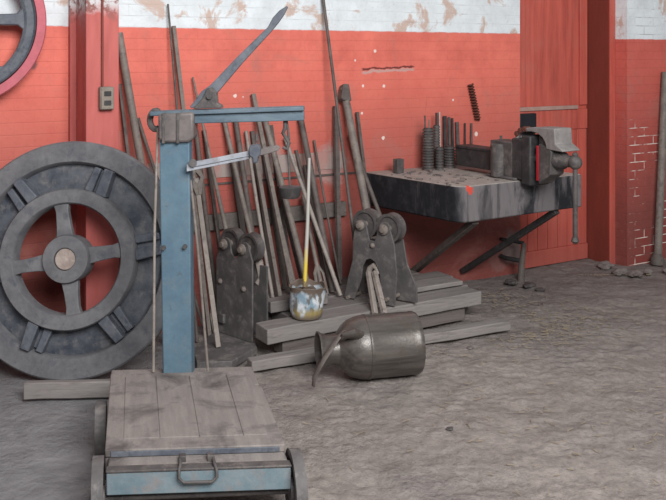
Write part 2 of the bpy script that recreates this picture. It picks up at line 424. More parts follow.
# door leaf set a little back, with its ledge, rails and boarded lower half
bm = B(); wbox(bm, 1.70, 2.60, -.11, -.05, 0.0, ZT)
door = struct(link('door_1', bm, M['door'], frame=WM, smooth=False)); INV[door.name] = WM.inverted()
bm = B(); wbox(bm, 1.76, 2.42, -.05, -.015, 1.268, 1.30); link('ledge', bm, M['rail_grey'], door, .004)
bm = B(); wbox(bm, 1.752, 2.545, -.05, -.03, 1.10, 1.268); link('lock_rail', bm, M['door'], door, .004)
bm = B(); wbox(bm, 1.752, 2.545, -.05, -.025, .0, .13); link('bottom_rail', bm, M['door'], door, .006)
bm = B(); wbox(bm, 1.752, 1.84, -.05, -.03, 1.30, ZT); wbox(bm, 2.46, 2.545, -.05, -.03, 1.30, ZT)
link('stile', bm, M['door'], door, .004)
for k in range(7):
    s0 = 1.755+k*.1125; bm = B(); wbox(bm, s0, s0+.108, -.05, -.038, .13, 1.10); link('board', bm, M['door'], door, .004)
bm = B(); wbox(bm, 1.752, 1.93, -.05, .0, 1.12, 1.25); link('lock_plate', bm, M['black'], door, .006)['label'] = 'black lock plate'
# jamb post right of the door
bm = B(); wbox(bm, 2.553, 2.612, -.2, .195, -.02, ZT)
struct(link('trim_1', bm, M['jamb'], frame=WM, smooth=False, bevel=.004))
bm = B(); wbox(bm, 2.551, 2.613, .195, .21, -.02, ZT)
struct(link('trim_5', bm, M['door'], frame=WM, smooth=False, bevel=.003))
# steel column left: front flange, web, back flange
bm = B()
wbox(bm, -1.82, -1.632, .295, .33, -.02, ZT); wbox(bm, -1.795, -1.655, .04, .295, -.02, ZT); wbox(bm, -1.83, -1.62, 0, .04, -.02, ZT)
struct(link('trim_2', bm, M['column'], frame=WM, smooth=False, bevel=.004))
# worn plaster strip behind the bars
bm = B(); wbox(bm, -1.35, .075, 0, .008, .93, 1.05)
struct(link('trim_3', bm, M['plaster'], frame=WM, smooth=False))
# thin dark strip standing in for the wall crack under it
bm = B(); wbox(bm, -1.4, .24, 0, .012, .885, .897)
struct(link('trim_4', bm, M['rod_b'], frame=WM, smooth=False))

# floor
bm = B(); nx, ny = 420, 420; X0, X1, Y0, Y1 = -3.6, 4.8, 1.2, 9.4
rows = []
for j in range(ny+1):
    row = []
    for i in range(nx+1):
        p = Vector((X0+(X1-X0)*i/nx, Y0+(Y1-Y0)*j/ny, 0))
        hgt = noise.noise(p*2.2)*.012 + noise.noise(p*6.5)*.012 + abs(noise.noise(p*13))*.014 + noise.noise(p*24)*.006
        soft = min(1, max(0, (p.x+.9)/.3)); hgt *= .15+.85*soft
        p.z = hgt - .012
        row.append(bm.verts.new(p))
    rows.append(row)
for j in range(ny):
    for i in range(nx): bm.faces.new((rows[j][i], rows[j][i+1], rows[j+1][i+1], rows[j+1][i]))
struct(link('floor', bm, M['floor'], frame=Matrix(), smooth=True))

# ------------------------------------------------------------------ large iron ring wheel
phi = math.radians(4); al = math.radians(9.5); R = .628
u = Vector((math.cos(phi), -math.sin(phi), 0)); a = Vector((-math.sin(phi), -math.cos(phi), 0))
v = UP*math.cos(al) - a*math.sin(al); ax = a*math.cos(al) + UP*math.sin(al)
bot = Vector(((70-333)/F*4.86, 4.74, 0.006)); C = bot + v*R
MW = Matrix((u, v, ax)).transposed().to_4x4(); MW.translation = C
base = Matrix.Translation(Vector((C.x, bot.y, 0)))
t = thing('iron_wheel', 'huge grey cast iron ring wheel with four spokes leaning by the red column', 'wheel', base)
bm = B()
lathe(bm, [(1.0*R, -.035), (1.0*R, .02), (.985*R, .03), (.825*R, .03), (.812*R, .018), (.80*R, -.035), (.80*R, -.06)], MW, 96, True)
link('rim', bm, M['iron_grey'], t)
bm = B(); lathe(bm, [(.815*R, -.055), (.81*R, -.025), (.72*R, -.012), (.58*R, -.02), (.575*R, -.05)], MW, 96, True)
link('web', bm, M['iron_web'], t)
bm = B()
lathe(bm, [(.59*R, -.035), (.592*R, .055), (.58*R, .066), (.475*R, .066), (.462*R, .056), (.458*R, -.02)], MW, 96, True)
link('inner_ring', bm, M['iron_grey'], t)
bm = B()
lathe(bm, [(.095*R, -.03), (.20*R, -.03), (.205*R, .06), (.195*R, .08), (.11*R, .09), (.095*R, .088)], MW, 48, True)
hub = link('hub', bm, M['iron_grey'], t)
bm = B(); lathe(bm, [(0, .08), (.085*R, .08), (.094*R, .072), (.094*R, -.02), (0, -.02)], MW, 32)
link('bore', bm, M['plug'], hub)['label'] = 'pale rusty bore'
for k in range(4):
    an = math.radians(100+90*k)
    Ms = MW @ Matrix.Rotation(an, 4, 'Z')
    bm = B()
    prism(bm, [(.18*R, -.046), (.28*R, -.038), (.40*R, -.034), (.47*R, -.042), (.47*R, .042), (.40*R, .034), (.28*R, .038), (.18*R, .046)], .012, .052, Ms)
    link('spoke', bm, M['iron_grey'], t, .004)
for k in range(6):
    an = math.radians(71+60*k)
    Ms = MW @ Matrix.Rotation(an, 4, 'Z')
    bm = B()
    prism(bm, [(.585*R, -.075), (.815*R, -.065), (.815*R, -.012), (.585*R, -.012)], -.03, .056, Ms)
    prism(bm, [(.585*R, .014), (.80*R, .012), (.80*R, .05), (.585*R, .06)], -.03, .03, Ms)
    prism(bm, [(.585*R, -.02), (.79*R, -.02), (.79*R, .02), (.585*R, .02)], -.03, -.002, Ms)
    link('lug', bm, M['iron_blue'], t, .006)

# ------------------------------------------------------------------ wheel on the wall, upper left
cw = wp(-42, 20, .13); rr = 86/F*cw.y
Mh = Matrix((WS, UP, WN)).transposed().to_4x4(); Mh.translation = cw
Mh = Mh @ Matrix.Diagonal((1.0, 1, 1, 1))
t = thing('wall_wheel', 'blue grey spoked hand wheel with a pink rim, mounted high on the wall', 'wheel', Mh)
bm = B(); lathe(bm, [(.885*rr, -.03), (1.0*rr, -.03), (1.0*rr, .02), (.985*rr, .028), (.885*rr, .028)], Mh, 96, True)
link('outer_band', bm, M['pink'], t)['label'] = 'faded pink outer band'
bm = B(); lathe(bm, [(.74*rr, -.02), (.885*rr, -.03), (.885*rr, .02), (.86*rr, .045), (.845*rr, .03), (.76*rr, .035), (.73*rr, .02)], Mh, 96, True)
link('rim', bm, M['iron_blue'], t)
bm = B(); lathe(bm, [(0, .06), (.1*rr, .06), (.2*rr, .04), (.22*rr, -.02), (.08*rr, -.03), (.07*rr, -.128), (0, -.128)], Mh, 40)
link('hub', bm, M['iron_blue'], t)
for k in range(6):
    Ms = Mh @ Matrix.Rotation(math.radians(2+60*k), 4, 'Z'); bm = B()
    prism(bm, [(.18*rr, -.045), (.45*rr, -.03), (.66*rr, -.032), (.76*rr, -.075), (.76*rr, .075), (.66*rr, .032), (.45*rr, .03), (.18*rr, .045)], -.012, .022, Ms)
    link('spoke', bm, M['iron_blue'], t, .006)

# ------------------------------------------------------------------ outlet and conduit on the column
pc = wp(105, 98, .33); s_, _ = sd(pc); z_ = pc.z
t = thing('electrical_outlet', 'metal double outlet box screwed to the red column', 'outlet', W(s_, .33, z_-.065))
bm = B(); wbox(bm, s_-.04, s_+.04, .331, .375, z_-.065, z_+.065); link('box', bm, M['outlet'], t, .008)
bm = B(); wbox(bm, s_-.035, s_+.035, .375, .380, z_-.06, z_+.06); pl = link('cover_plate', bm, M['outlet'], t, .002)
for dz in (.026, -.026):
    bm = B(); wbox(bm, s_-.02, s_+.02, .378, .384, z_+dz-.014, z_+dz+.014); link('socket', bm, M['iron_black'], pl, .003)
bm = B(); tube(bm, [W(s_-.018, .338, z_+.067), W(s_-.018, .338, 2.35), W(s_-.018, .338, ZT)], .007, 8)
tag(link('conduit', bm, M['jamb']), 'thin red conduit running up the column from the outlet', 'pipe')

# ------------------------------------------------------------------ platform scale
PL, PR, RL, RR = gp(107, 449.5, .28), gp(284, 447.3, .28), gp(112, 373, .28), gp(254.5, 370, .28)
ul = (PR-PL).normalized(); vd = ((RL-PL)+(RR-PR)).normalized()
ul = (ul + Vector((vd.y, -vd.x, 0))*.30).normalized()      # nearly square on
MSO = Matrix((Vector((vd.y, -vd.x, 0)), vd, UP)).transposed().to_4x4()
cen = (PL+PR+RL+RR)/4; wid = .655; dep = .80
def sc(a, b, z): return cen + ul*a + vd*b + UP*(z-.28)
MS = Matrix((ul, vd, UP)).transposed().to_4x4(); MS.translation = Vector((cen.x, cen.y, 0)); MSO.translation = MS.translation
t = scale_t = thing('platform_scale', 'old blue portable platform scale with wooden deck, tall post and wheels', 'weighing scale', MSO)
def sbox(bm, a0, a1, b0, b1, z0, z1):
    v = box(bm, ((a0+a1)/2, (b0+b1)/2, (z0+z1)/2), (a1-a0, b1-b0, z1-z0)); bmesh.ops.transform(bm, matrix=MS, verts=v)
hw, hd = wid/2, dep/2
# deck with stepped back corner
bm = B()
prism(bm, [(-hw, -hd), (hw, -hd), (hw, hd-.20), (hw-.025, hd-.20), (hw-.045, hd), (-hw, hd)], .252, .28, MS)
deck = link('deck', bm, M['platform'], t, .004)
bm = B(); sbox(bm, -hw+.02, hw-.02, -hd-.004, -hd+.003, .254, .274)
link('edge_strip', bm, M['iron_blue'], deck, .002)['label'] = 'blue grey front edge strip'
# inset panel of four boards standing a hair proud
xs = [-hw+.065, -hw+.20, .02, .185, hw-.05]
for k in range(4):
    bm = B(); sbox(bm, xs[k]+.0015, xs[k+1]-.0015, -hd+.09, hd-.05, .278, .2835)
    link('board', bm, M['platform'], deck, .002)
# frame
bm = B()
sbox(bm, -hw+.012, hw-.0, -hd-.09, -hd+.03, .215, .252)
sbox(bm, -hw+.0, -hw+.06, -hd, hd+.08, .165, .25); sbox(bm, hw-.06, hw, -hd, hd+.08, .165, .25)
sbox(bm, -hw, hw, hd-.10, hd+.14, .165, .252)
link('frame', bm, M['platform'], t, .006)
bm = B(); sbox(bm, -hw+.008, hw+.004, -hd-.11, -hd-.088, .165, .246)
link('front_beam', bm, M['blue_dusty'], t, .004)['label'] = 'dusty blue front beam'
bm = B(); sbox(bm, -hw+.006, hw+.006, -hd-.114, -hd-.07, .245, .254)
link('front_lip', bm, M['iron_dark'], t, .003)
# bail handle
bm = B(); c0 = .0
def sp(a, b, z): return MS @ Vector((a, b, z))
fy = -hd-.118
pts = [sp(c0-.06, -hd-.045, .262), sp(c0-.06, fy+.015, .264), sp(c0-.066, fy-.004, .252), sp(c0-.067, fy-.010, .228), sp(c0-.05, fy-.012, .212), sp(c0+.05, fy-.012, .212), sp(c0+.067, fy-.010, .228), sp(c0+.066, fy-.004, .252), sp(c0+.06, fy+.015, .264), sp(c0+.06, -hd-.045, .262)]
tube(bm, pts, .0058, 10); link('bail_handle', bm, M['iron_dark'], t)
for s in (-1, 1):
    bm = B(); sbox(bm, c0+s*.05-.012, c0+s*.05+.012, -hd-.06, -hd-.03, .25, .274); link('handle_staple', bm, M['iron_dark'], t, .003)
# wheels
def swheel(a, b, r, w, nm='wheel'):
    bm = B(); Mx = MS @ Matrix.Translation((a, b, r)) @ Matrix.Rotation(PI/2, 4, 'Y')
    lathe(bm, [(r*.8, -w/2), (r, -w/2), (r, w/2), (r*.8, w/2), (r*.78, .008), (.3*r, .01), (.3*r, w*.6), (0, w*.6)], Mx, 36)
    lathe(bm, [(r*.8, -w/2), (r*.78, -.008), (.3*r, -.01), (.3*r, -w*.6), (0, -w*.6)], Mx, 36)
    link(nm, bm, M['dusty_plate'], t)
swheel(-hw-.022, -hd-.07, .14, .04); swheel(hw+.03, -hd-.06, .14, .04)
swheel(-hw-.035, hd-.22, .118, .045); swheel(hw-.035-.08, hd+.05, .08, .045)
for q in ((sp(-hw-.05, -hd-.07, .14), sp(hw+.06, -hd-.06, .14)), (sp(-hw-.06, hd-.22, .118), sp(hw-.06, hd-.22, .118))):
    bm = B(); tube(bm, q, .013, 10); link('axle', bm, M['iron_dark'], t)
# post
YP = 4.17
def pq(x, y, dy=0): return at(x, y, YP+dy)
R_img = Matrix(((1, 0, 0), (0, 0, 1), (0, -1, 0)))
def pfront(bm, pts, y0, y1):                              # outline at the post's distance with real thickness
    A = [bm.verts.new(at(x, y, YP)+Vector((0, y0, 0))) for x, y in pts]; Bv = [bm.verts.new(at(x, y, YP)+Vector((0, y1, 0))) for x, y in pts]
    bm.faces.new(A[::-1]); bm.faces.new(Bv); n = len(pts)
    for k in range(n): bm.faces.new((A[k], A[(k+1) % n], Bv[(k+1) % n], Bv[k]))
bm = B(); pfront(bm, [(161, 136), (191, 136), (193.5, 385), (165, 385)], -.05, .05)
link('post', bm, M['blue'], t, .006)
for (x, y) in ((166, 245), (187, 244)):
    bm = B(); p = pq(x, y); tube(bm, [p+Vector((0, -.072, 0)), p+Vector((0, -.045, 0))], [.009, .011], 10); link('bolt', bm, M['iron_dark'], t)
bm = B(); pfront(bm, [(161, 113), (196, 111), (196, 137), (191, 141), (167, 141.5), (161, 138)], -.075, .06)
cap = link('post_cap', bm, M['brownish'], t, .012)
for x in (166.5, 180.5):
    bm = B(); pfront(bm, [(x-1.5, 112), (x+1.5, 112), (x+1.5, 142), (x-1.5, 142)], -.081, .064); link('band', bm, M['iron_dark'], cap, .003)
# arm
bm = B()
pfront(bm, [(152, 111), (304, 106), (304.5, 110), (152, 115.5)], -.055, .05)
pfront(bm, [(160, 115), (304, 110), (304.5, 120), (160, 124)], -.035, .03)
link('arm', bm, M['blue_grey'], t, .004)
bm = B(); c0 = pq(156, 120)
tube(bm, [c0+Vector((.028*math.cos(q), 0, .043*math.sin(q))) for q in [math.radians(60+24*k) for k in range(11)]], .010, 8, True, 1.5)
link('arm_loop', bm, M['iron_dark'], t)
# long lever on its bracket
def strip(pts, ws):
    L, Rr = [], []
    for i, (x, y) in enumerate(pts):
        x0, y0 = pts[max(i-1, 0)]; x1, y1 = pts[min(i+1, len(pts)-1)]
        dx, dy = x1-x0, y1-y0; n = math.hypot(dx, dy); nx_, ny_ = -dy/n, dx/n
        L.append((x+nx_*ws[i], y+ny_*ws[i])); Rr.append((x-nx_*ws[i], y-ny_*ws[i]))
    return L + Rr[::-1]
bm = B(); pfront(bm, strip([(191, 107.5), (197, 103), (205, 95), (214, 89), (240, 60), (270, 29), (276, 20), (282, 12.5), (287.5, 6.5)], [1.2, 3, 5, 5.2, 4.0, 2.8, 3.8, 3.2, .8]), -.012, .014)
lev = link('lever', bm, M['iron_blue'], t, .003)
bm = B(); pfront(bm, [(194, 108.5), (223, 107.6), (222, 105), (218, 103), (217, 92), (213, 87), (208, 88), (204, 97), (197, 105)], -.03, -.013)
pfront(bm, [(194, 108.5), (223, 107.6), (222, 105), (218, 103), (217, 92), (213, 87), (208, 88), (204, 97), (197, 105)], .015, .03)
link('lever_bracket', bm, M['iron_dark'], lev, .003)
bm = B(); p = pq(210.5, 96); tube(bm, [p+Vector((0, -.045, 0)), p+Vector((0, .04, 0))], .013, 12); link('pivot_bolt', bm, M['iron_dark'], lev)
# weigh beam
def bfront(bm, pts, y0, y1): pfront(bm, pts, y0, y1)
bm = B(); bfront(bm, [(190, 162), (196, 159.5), (232, 152.5), (252, 148.5), (252, 156.5), (232, 160.5), (197, 167.5), (190, 169)], -.10, -.08)
bfront(bm, [(196, 163.4), (250, 152.6), (250, 153.6), (196, 164.4)], -.108, -.10)
wb = link('weigh_beam', bm, M['silver'], t, .003)
bm = B(); bfront(bm, [(261, 147.5), (268, 145), (279, 143.2), (281.5, 145), (280, 148), (270, 151.5), (261, 153.5)], -.10, -.08); link('beam_tip', bm, M['brownish'], wb, .003)
bm = B(); bfront(bm, [(252, 143), (260, 142), (263, 145.5), (262.5, 152), (260, 154), (259.5, 160), (255, 160.5), (254.5, 155), (251.5, 153), (251, 147)], -.125, -.06)
po = link('poise_weight', bm, M['iron_blue'], t, .006)
bm = B(); p = pq(256.5, 141, -.09); tube(bm, [p, p+Vector((0, 0, .03))], .006, 8); link('poise_screw', bm, M['iron_dark'], po)
bm = B(); p0 = pq(193, 150, -.06); tube(bm, [pq(193, 163, -.05), pq(193, 163, -.115)], .018, 12); link('beam_pivot', bm, M['iron_dark'], wb)
# hanger, rod and counterweight
bm = B()
tube(bm, [pq(285, 120, 0), pq(285, 128, -.01), pq(283, 133, -.04), pq(286, 138, -.07), pq(289, 143, -.09), pq(287, 149, -.09), pq(283, 147, -.09)], .009, 8)
tube(bm, [pq(286, 118, .012), pq(288, 130, -.01), pq(289, 140, -.05)], .006, 8)
hg = link('hanger', bm, M['iron_dark'], t)
bm = B(); tube(bm, [pq(288, 147, -.09), pq(290, 188, -.09)], .0045, 8); link('hanger_rod', bm, M['iron_dark'], hg)
bm = B(); c0 = pq(290.3, 198, -.09)
lathe(bm, [(0, 0), (.036, 0), (.046, .012), (.050, .04), (.052, .048), (.048, .052), (.01, .054), (0, .058)], Matrix.Translation(c0), 28)
link('counterweight', bm, M['iron_black'], hg)['label'] = 'dark round counterweight'
# thin tie rods beside the post
for (x0, y0, x1, y1) in ((158, 128, 153.5, 372), (190.5, 180, 208, 371)):
    bm = B(); p0 = pq(x0, y0, -.02); p1 = pq(x1, y1, -.06 if x0 > 170 else -.02)
    tube(bm, [p0, pq((x0*.6+x1*.4) - (1.5 if x0 < 170 else -1), (y0*.6+y1*.4), -.03), p1], .0062, 8); link('tie_rod', bm, M['rod_c'] if x0 < 170 else M['rod_a'], t)

# ------------------------------------------------------------------ leaning bars
FEET = []
def lean(name, label, cat, x0, y0, x1, y1, w, mat, dt=.03, db=.3, shape='round', group='bars and rods leaning on the red wall', zf=None, taper=1.0, extra=None):
    """top pixel (x0,y0), a lower pixel (x1,y1) on its line; foot db from the wall"""
    top = wp(x0, y0, dt)
    lo, hi = 0.0, 1.0; foot = None
    for zz in ((zf,) if zf is not None else (.196, .0)):
        best = None
        for k in range(4200):
            y = y1 + k*.1; x = x0 + (x1-x0)*(y-y0)/(y1-y0)
            if y-HY < 5: continue
            p = gp(x, y, zz); s, d = sd(p)
            if d >= db: best = p; break
        if best is None: continue
        s, d = sd(best)
        if zz == .196 and zf is None and (s < -.84 or s > .6): continue
        foot = best; break
    if foot is None: print('NOFOOT', label); return
    r = w/2/F*((top.y+foot.y)/2)
    bm = B(); dirv = (foot-top)
    if shape == 'round':
        n = 7; pts = [top + dirv*(k/n) for k in range(n+1)]
        j = Vector((random.uniform(-1, 1), 0, random.uniform(-.2, .2)))*.006
        pts = [p + j*math.sin(PI*k/n) for k, p in enumerate(pts)]
        tube(bm, pts, [r*(taper+(1-taper)*k/n) for k in range(n+1)], 12)
    elif shape == 'square': bar(bm, foot, top, r*1.8, r*1.8, WN, taper)
    elif shape == 'flat': bar(bm, foot, top, r*2, r*.8, WN, taper)
    o = None
    if extra is None:
        o = tag(link(name, bm, mat, None, .002 if shape != 'round' else 0), label, cat, group)
    else:
        t = thing(name, label, cat, foot, group); link(extra[0], bm, mat, t, .002 if shape != 'round' else 0); extra[1](t, top, foot, r)
        o = t
    return o

lean('steel_pipe', 'thick grey pipe leaning beside the column, left of the scale post', 'pipe', 119, 33, 141, 160, 8, M['rod_a'], .05, .34)
lean('iron_bar', 'thin dark bar close to the column, left of the thick grey pipe', 'bar', 119.5, 84, 128.5, 160, 3.5, M['rod_b'], .03, .22, 'square')
lean('iron_bar', 'thin bar between the thick grey pipe and the scale post', 'bar', 138, 118, 160, 188, 3.5, M['rod_b'], .03, .20)
lean('long_rod', 'tall thin rod with its tip in the white paint above the scale post', 'rod', 168, 4, 177, 108, 3.2, M['rod_b'], .03, .30, taper=.6)
lean('iron_bar', 'square bar reaching just above the white paint line, right of the tall thin rod', 'bar', 173.5, 26, 183, 108, 4.4, M['rod_a'], .03, .30, 'square')
def spanner_head(t, top, foot, r):
    d = (top-foot).normalized(); x = WS; n = d.cross(x).normalized(); x = n.cross(d)*-1
    Mx = Matrix((x, d, x.cross(d))).transposed().to_4x4(); Mx.translation = top
    bm = B()
    out = [(-.018, -.10), (-.036, -.03), (-.046, .0), (-.03, .045), (-.012, .055), (0, .04), (.012, .055), (.03, .045), (.046, 0), (.036, -.03), (.018, -.10)]
    inn = [(0, -.035), (-.026, 0), (0, .034), (.026, 0)]
    # ring built as outline with a diamond hole: two halves
    prism(bm, [(-.018, -.10), (-.036, -.03), (-.048, .0), (-.03, .045), (0, .058), (0, .034), (-.026, 0), (0, -.035), (0, -.10)], -.011, .011, Mx)
    prism(bm, [(.018, -.10), (0, -.10), (0, -.035), (.026, 0), (0, .034), (0, .058), (.03, .045), (.048, .0), (.036, -.03)], -.011, .011, Mx)
    link('jaw_head', bm, M['rod_a'], t, .003)
lean('ring_spanner', 'big spanner with a diamond shaped eye, just right of the scale post', 'spanner', 196, 178, 205.5, 250, 5, M['rod_c'], .42, .62, 'flat', extra=('handle', spanner_head), group='bars and rods leaning on the red wall', zf=.055)
def shovel_blade(t, top, foot, r):
    d = (top-foot).normalized(); n = (WN - d*WN.dot(d)).normalized(); x = d.cross(n)
    Mx = Matrix((x, d, n)).transposed().to_4x4(); Mx.translation = foot
    bm = B(); prism(bm, [(-.055, 0), (.055, 0), (.06, .12), (.045, .19), (.015, .22), (-.015, .22), (-.045, .19), (-.06, .12)], -.004, .004, Mx)
    link('blade', bm, M['rod_c'], t, .002)
lean('shovel', 'old shovel standing blade down behind the spanner', 'shovel', 196, 130, 211, 250, 5, M['rod_b'], .04, .24, extra=('shaft', shovel_blade))
lean('pointed_bar', 'pointed bar whose sharp tip shows left of the lever bracket', 'bar', 192.8, 77, 218, 190, 6.2, M['rod_a'], .03, .30, taper=.3)
lean('iron_bar', 'dark square bar half hidden left of the pointed bar', 'bar', 204, 130, 212, 190, 4, M['rod_b'], .02, .16, 'square')
lean('steel_pipe', 'pale grey pipe leaning behind the middle of the silver weigh beam', 'pipe', 223.5, 117, 241, 190, 5, M['rod_a'], .03, .36)
lean('iron_bar', 'dark flat bar left of the pale grey pipe behind the weigh beam', 'bar', 231, 150, 237, 190, 5.5, M['rod_b'], .02, .15, 'flat')
lean('iron_bar', 'dark thick bar right of the pale grey pipe behind the weigh beam', 'bar', 234.5, 112, 246, 190, 5.5, M['rod_b'], .03, .22, 'round')
lean('steel_rod', 'thin pale rod with its top just left of the poise weight', 'rod', 246, 131, 255.5, 190, 3.6, M['rod_c'], .03, .33)
lean('iron_bar', 'short dark bar with its top right behind the poise weight', 'bar', 252, 131, 259, 185, 4.2, M['rod_b'], .02, .12, 'square')
lean('iron_bar', 'bar with its dark tip just above the middle of the scale arm', 'bar', 253, 94, 273, 194, 4.8, M['rod_a'], .03, .40, 'square')
lean('steel_pipe', 'wide grey pipe right of the poise weight, passing behind the beam tip', 'pipe', 263.5, 114, 283.5, 192, 6.2, M['rod_a'], .04, .37)
lean('iron_bar', 'dark bar next to the wide grey pipe, seen left of the counterweight', 'bar', 271, 125, 281, 200, 4, M['rod_b'], .015, .09, 'flat')
lean('iron_bar', 'dark bar running down from behind the round counterweight', 'bar', 279, 186, 294.5, 248, 5, M['rod_b'], .09, .26, 'square')
lean('steel_rod', 'pale rod right of the counterweight bar, ending behind the bucket', 'rod', 285, 138, 304, 192, 4.2, M['rod_c'], .03, .5)
lean('iron_bar', 'narrow dark bar hanging left of the painted stick in the bucket', 'bar', 296, 150, 312, 222, 3.4, M['rod_b'], .015, .16, 'round')
lean('steel_pipe', 'thick dark pipe below the free end of the scale arm', 'pipe', 299.5, 113, 325, 248, 6.2, M['rod_b'], .03, .40)
lean('thin_rod', 'thinnest rod standing alone right of the scale arm end', 'rod', 314, 140, 333, 242, 2.3, M['rod_b'], .02, .25)
lean('iron_bar', 'dusty square bar slanting down directly below the poise weight', 'bar', 256, 160, 275, 270, 4.6, M['rod_a'], .08, .31, 'square')
lean('iron_bar', 'dusty flat bar ending left of the bucket rim', 'bar', 264, 150, 281, 262, 5.2, M['rod_b'], .025, .17, 'flat')
lean('steel_rod', 'dusty rod crossing low behind the counterweight to the bucket rim', 'rod', 269, 176, 293, 278, 4.4, M['rod_a'], .11, .36)
lean('iron_bar', 'dark bar just right of the painted stick, ending by the forked foot', 'bar', 305, 165, 325, 262, 4.6, M['rod_a'], .05, .27, 'square')
def fork_foot(t, top, foot, r):
    d = (top-foot).normalized(); x = WS
    n = d.cross(x).normalized(); x = n.cross(d)*-1
    bm = B()
    for sx in (-1, 1):
        tube(bm, [foot + d*.20, foot + d*.14 + x*.03*sx, foot + d*.0 + x*.036*sx], [.012, .012, .008], 8, True, .7)
    link('fork', bm, M['rod_a'], t)
lean('forked_bar', 'bar with a forked foot just right of the dented bucket', 'bar', 303, 195, 319.5, 276, 4.2, M['rod_a'], .07, .42, extra=('shaft', fork_foot))
lean('wooden_pole', 'upright grey wooden pole beside the tall thin rod near the bench', 'pole', 335.6, 106, 338, 212, 5, M['timber_dark'], .03, .16, 'square')
lean('long_rod', 'tall thin rod running off the top of the picture left of the bench', 'rod', 322.5, -6, 350.5, 212, 3.2, M['rod_b'], .03, .42)
def pole_head(t, top, foot, r):
    d = (top-foot).normalized(); x = WS; n = d.cross(x).normalized(); x = n.cross(d)*-1
    Mx = Matrix((x, d, x.cross(d))).transposed().to_4x4(); Mx.translation = top
    bm = B(); prism(bm, [(-.035, .02), (.01, .025), (.05, -.075), (.03, -.095), (-.03, -.10)], -.028, .028, Mx)
    link('head', bm, M['rod_b'], t, .006)
lean('wooden_pole', 'thick pole with an iron head leaning beside the black bench', 'pole', 343.5, 88, 367, 212, 8.2, M['rod_a'], .05, .46, extra=('shaft', pole_head))
lean('iron_bar', 'short bar standing behind the thick pole with iron head', 'bar', 357, 112, 363, 160, 3.4, M['rod_b'], .03, .12, 'square')
lean('iron_bar', 'steep slanting bar crossing the left corner of the bench', 'bar', 350, 134, 379.5, 212, 4.4, M['rod_b'], .04, .36, 'round')
# rail fixed to the wall behind the bars
bm = B(); wbox(bm, -1.30, .085, .0, .045, .60, .70)
tag(link('rack_rail', bm, M['timber_dark'], None, .006), 'weathered wooden rail fixed low across the wall behind the bars', 'rail')

# ------------------------------------------------------------------ timbers
def wtimber(label, s0, s1, d0, d1, z0, z1, mat, group='timbers under the leaning bars', name='timber', skew=0):
    bm = B()
    n = 10
    for k in range(1): 
        v = box(bm, (0, 0, 0), (s1-s0, abs(d1-d0), z1-z0))
    bmesh.ops.subdivide_edges(bm, edges=[e for e in bm.edges if abs((e.verts[0].co-e.verts[1].co).x) > .05], cuts=14)
    bmesh.ops.transform(bm, matrix=WM @ Matrix.Translation(((s0+s1)/2, -(d0+d1)/2, (z0+z1)/2)) @ Matrix.Rotation(skew, 4, 'Z'), verts=bm.verts)
    for q in bm.verts: q.co += Vector(noise.noise_vector(q.co*5))*.003
    Mx = WM @ Matrix.Translation(((s0+s1)/2, -(d0+d1)/2, z0))
    return tag(link(name, bm, mat, None, .006, True, frame=Mx), label, 'timber', group)
wtimber('rearmost timber of the pile, against the foot of the wall', -.76, .58, .05, .23, .006, .180, M['timber_dark'])
wtimber('middle timber of the pile, carrying the feet of the bars', -.76, .72, .25, .43, .006, .180, M['timber'])
wtimber('timber under the right pulley block, behind the front beam', -.72, .66, .455, .66, .006, .180, M['timber'])
wtimber('low dark timber lying under the front beam of the pile', -.84, .50, .71, .82, .006, .092, M['timber_dark'])
wtimber('long front beam of the pile, under the bucket and pulley block', -.95, .615, .695, .85, .096, .183, M['timber_pale'])
wtimber('short block lying on the pile left of the bucket', -.80, -.40, .50, .60, .188, .256, M['timber'])
wtimber('flat plank at the right end of the pile under the bench', .06, .60, .52, .68, .188, .219, M['timber_pale'])
# long board on the floor behind the milk can
def gtimber(label, A, Bp, depth, z0, h, mat, name='board', group=None):
    u_ = (Bp-A).normalized(); v_ = Vector((-u_.y, u_.x, 0)); L = (Bp-A).length
    Mx = Matrix((u_, v_, UP)).transposed().to_4x4(); Mx.translation = A + UP*z0
    bm = B(); box(bm, (L/2, depth/2, h/2), (L, depth, h))
    bmesh.ops.subdivide_edges(bm, edges=[e for e in bm.edges if abs((e.verts[0].co-e.verts[1].co).x) > .05], cuts=12)
    for q in bm.verts: q.co += Vector(noise.noise_vector(q.co*5+A))*.004
    bm.transform(Mx)
    return tag(link(name, bm, mat, None, .006, True, frame=Mx), label, 'timber', group)
gtimber('long pale board on the dirt floor behind the milk can', gp(252, 373), gp(511, 331.5), .085, .004, .058, M['timber_pale'])
gtimber('pale squared timber on the floor in front of the large wheel', gp(23, 401), gp(118, 398.5), .045, .004, .082, M['timber_pale'])
# steel plate under the left pulley block
bm = B()
pp = [gp(193, 349, .048), gp(217, 329, .048), gp(254, 340, .048), gp(257, 347, .048), gp(232, 361, .048), gp(197, 362, .048)]
A = [bm.verts.new(p) for p in pp]; Bv = [bm.verts.new(Vector((p.x, p.y, .004))) for p in pp]
bm.faces.new(A); bm.faces.new(Bv[::-1])
for k in range(6): bm.faces.new((A[k], Bv[k], Bv[(k+1) % 6], A[(k+1) % 6]))
tag(link('base_slab', bm, M['dusty_plate'], None, .004), 'dusty flat slab on the floor under the left pulley block', 'slab')

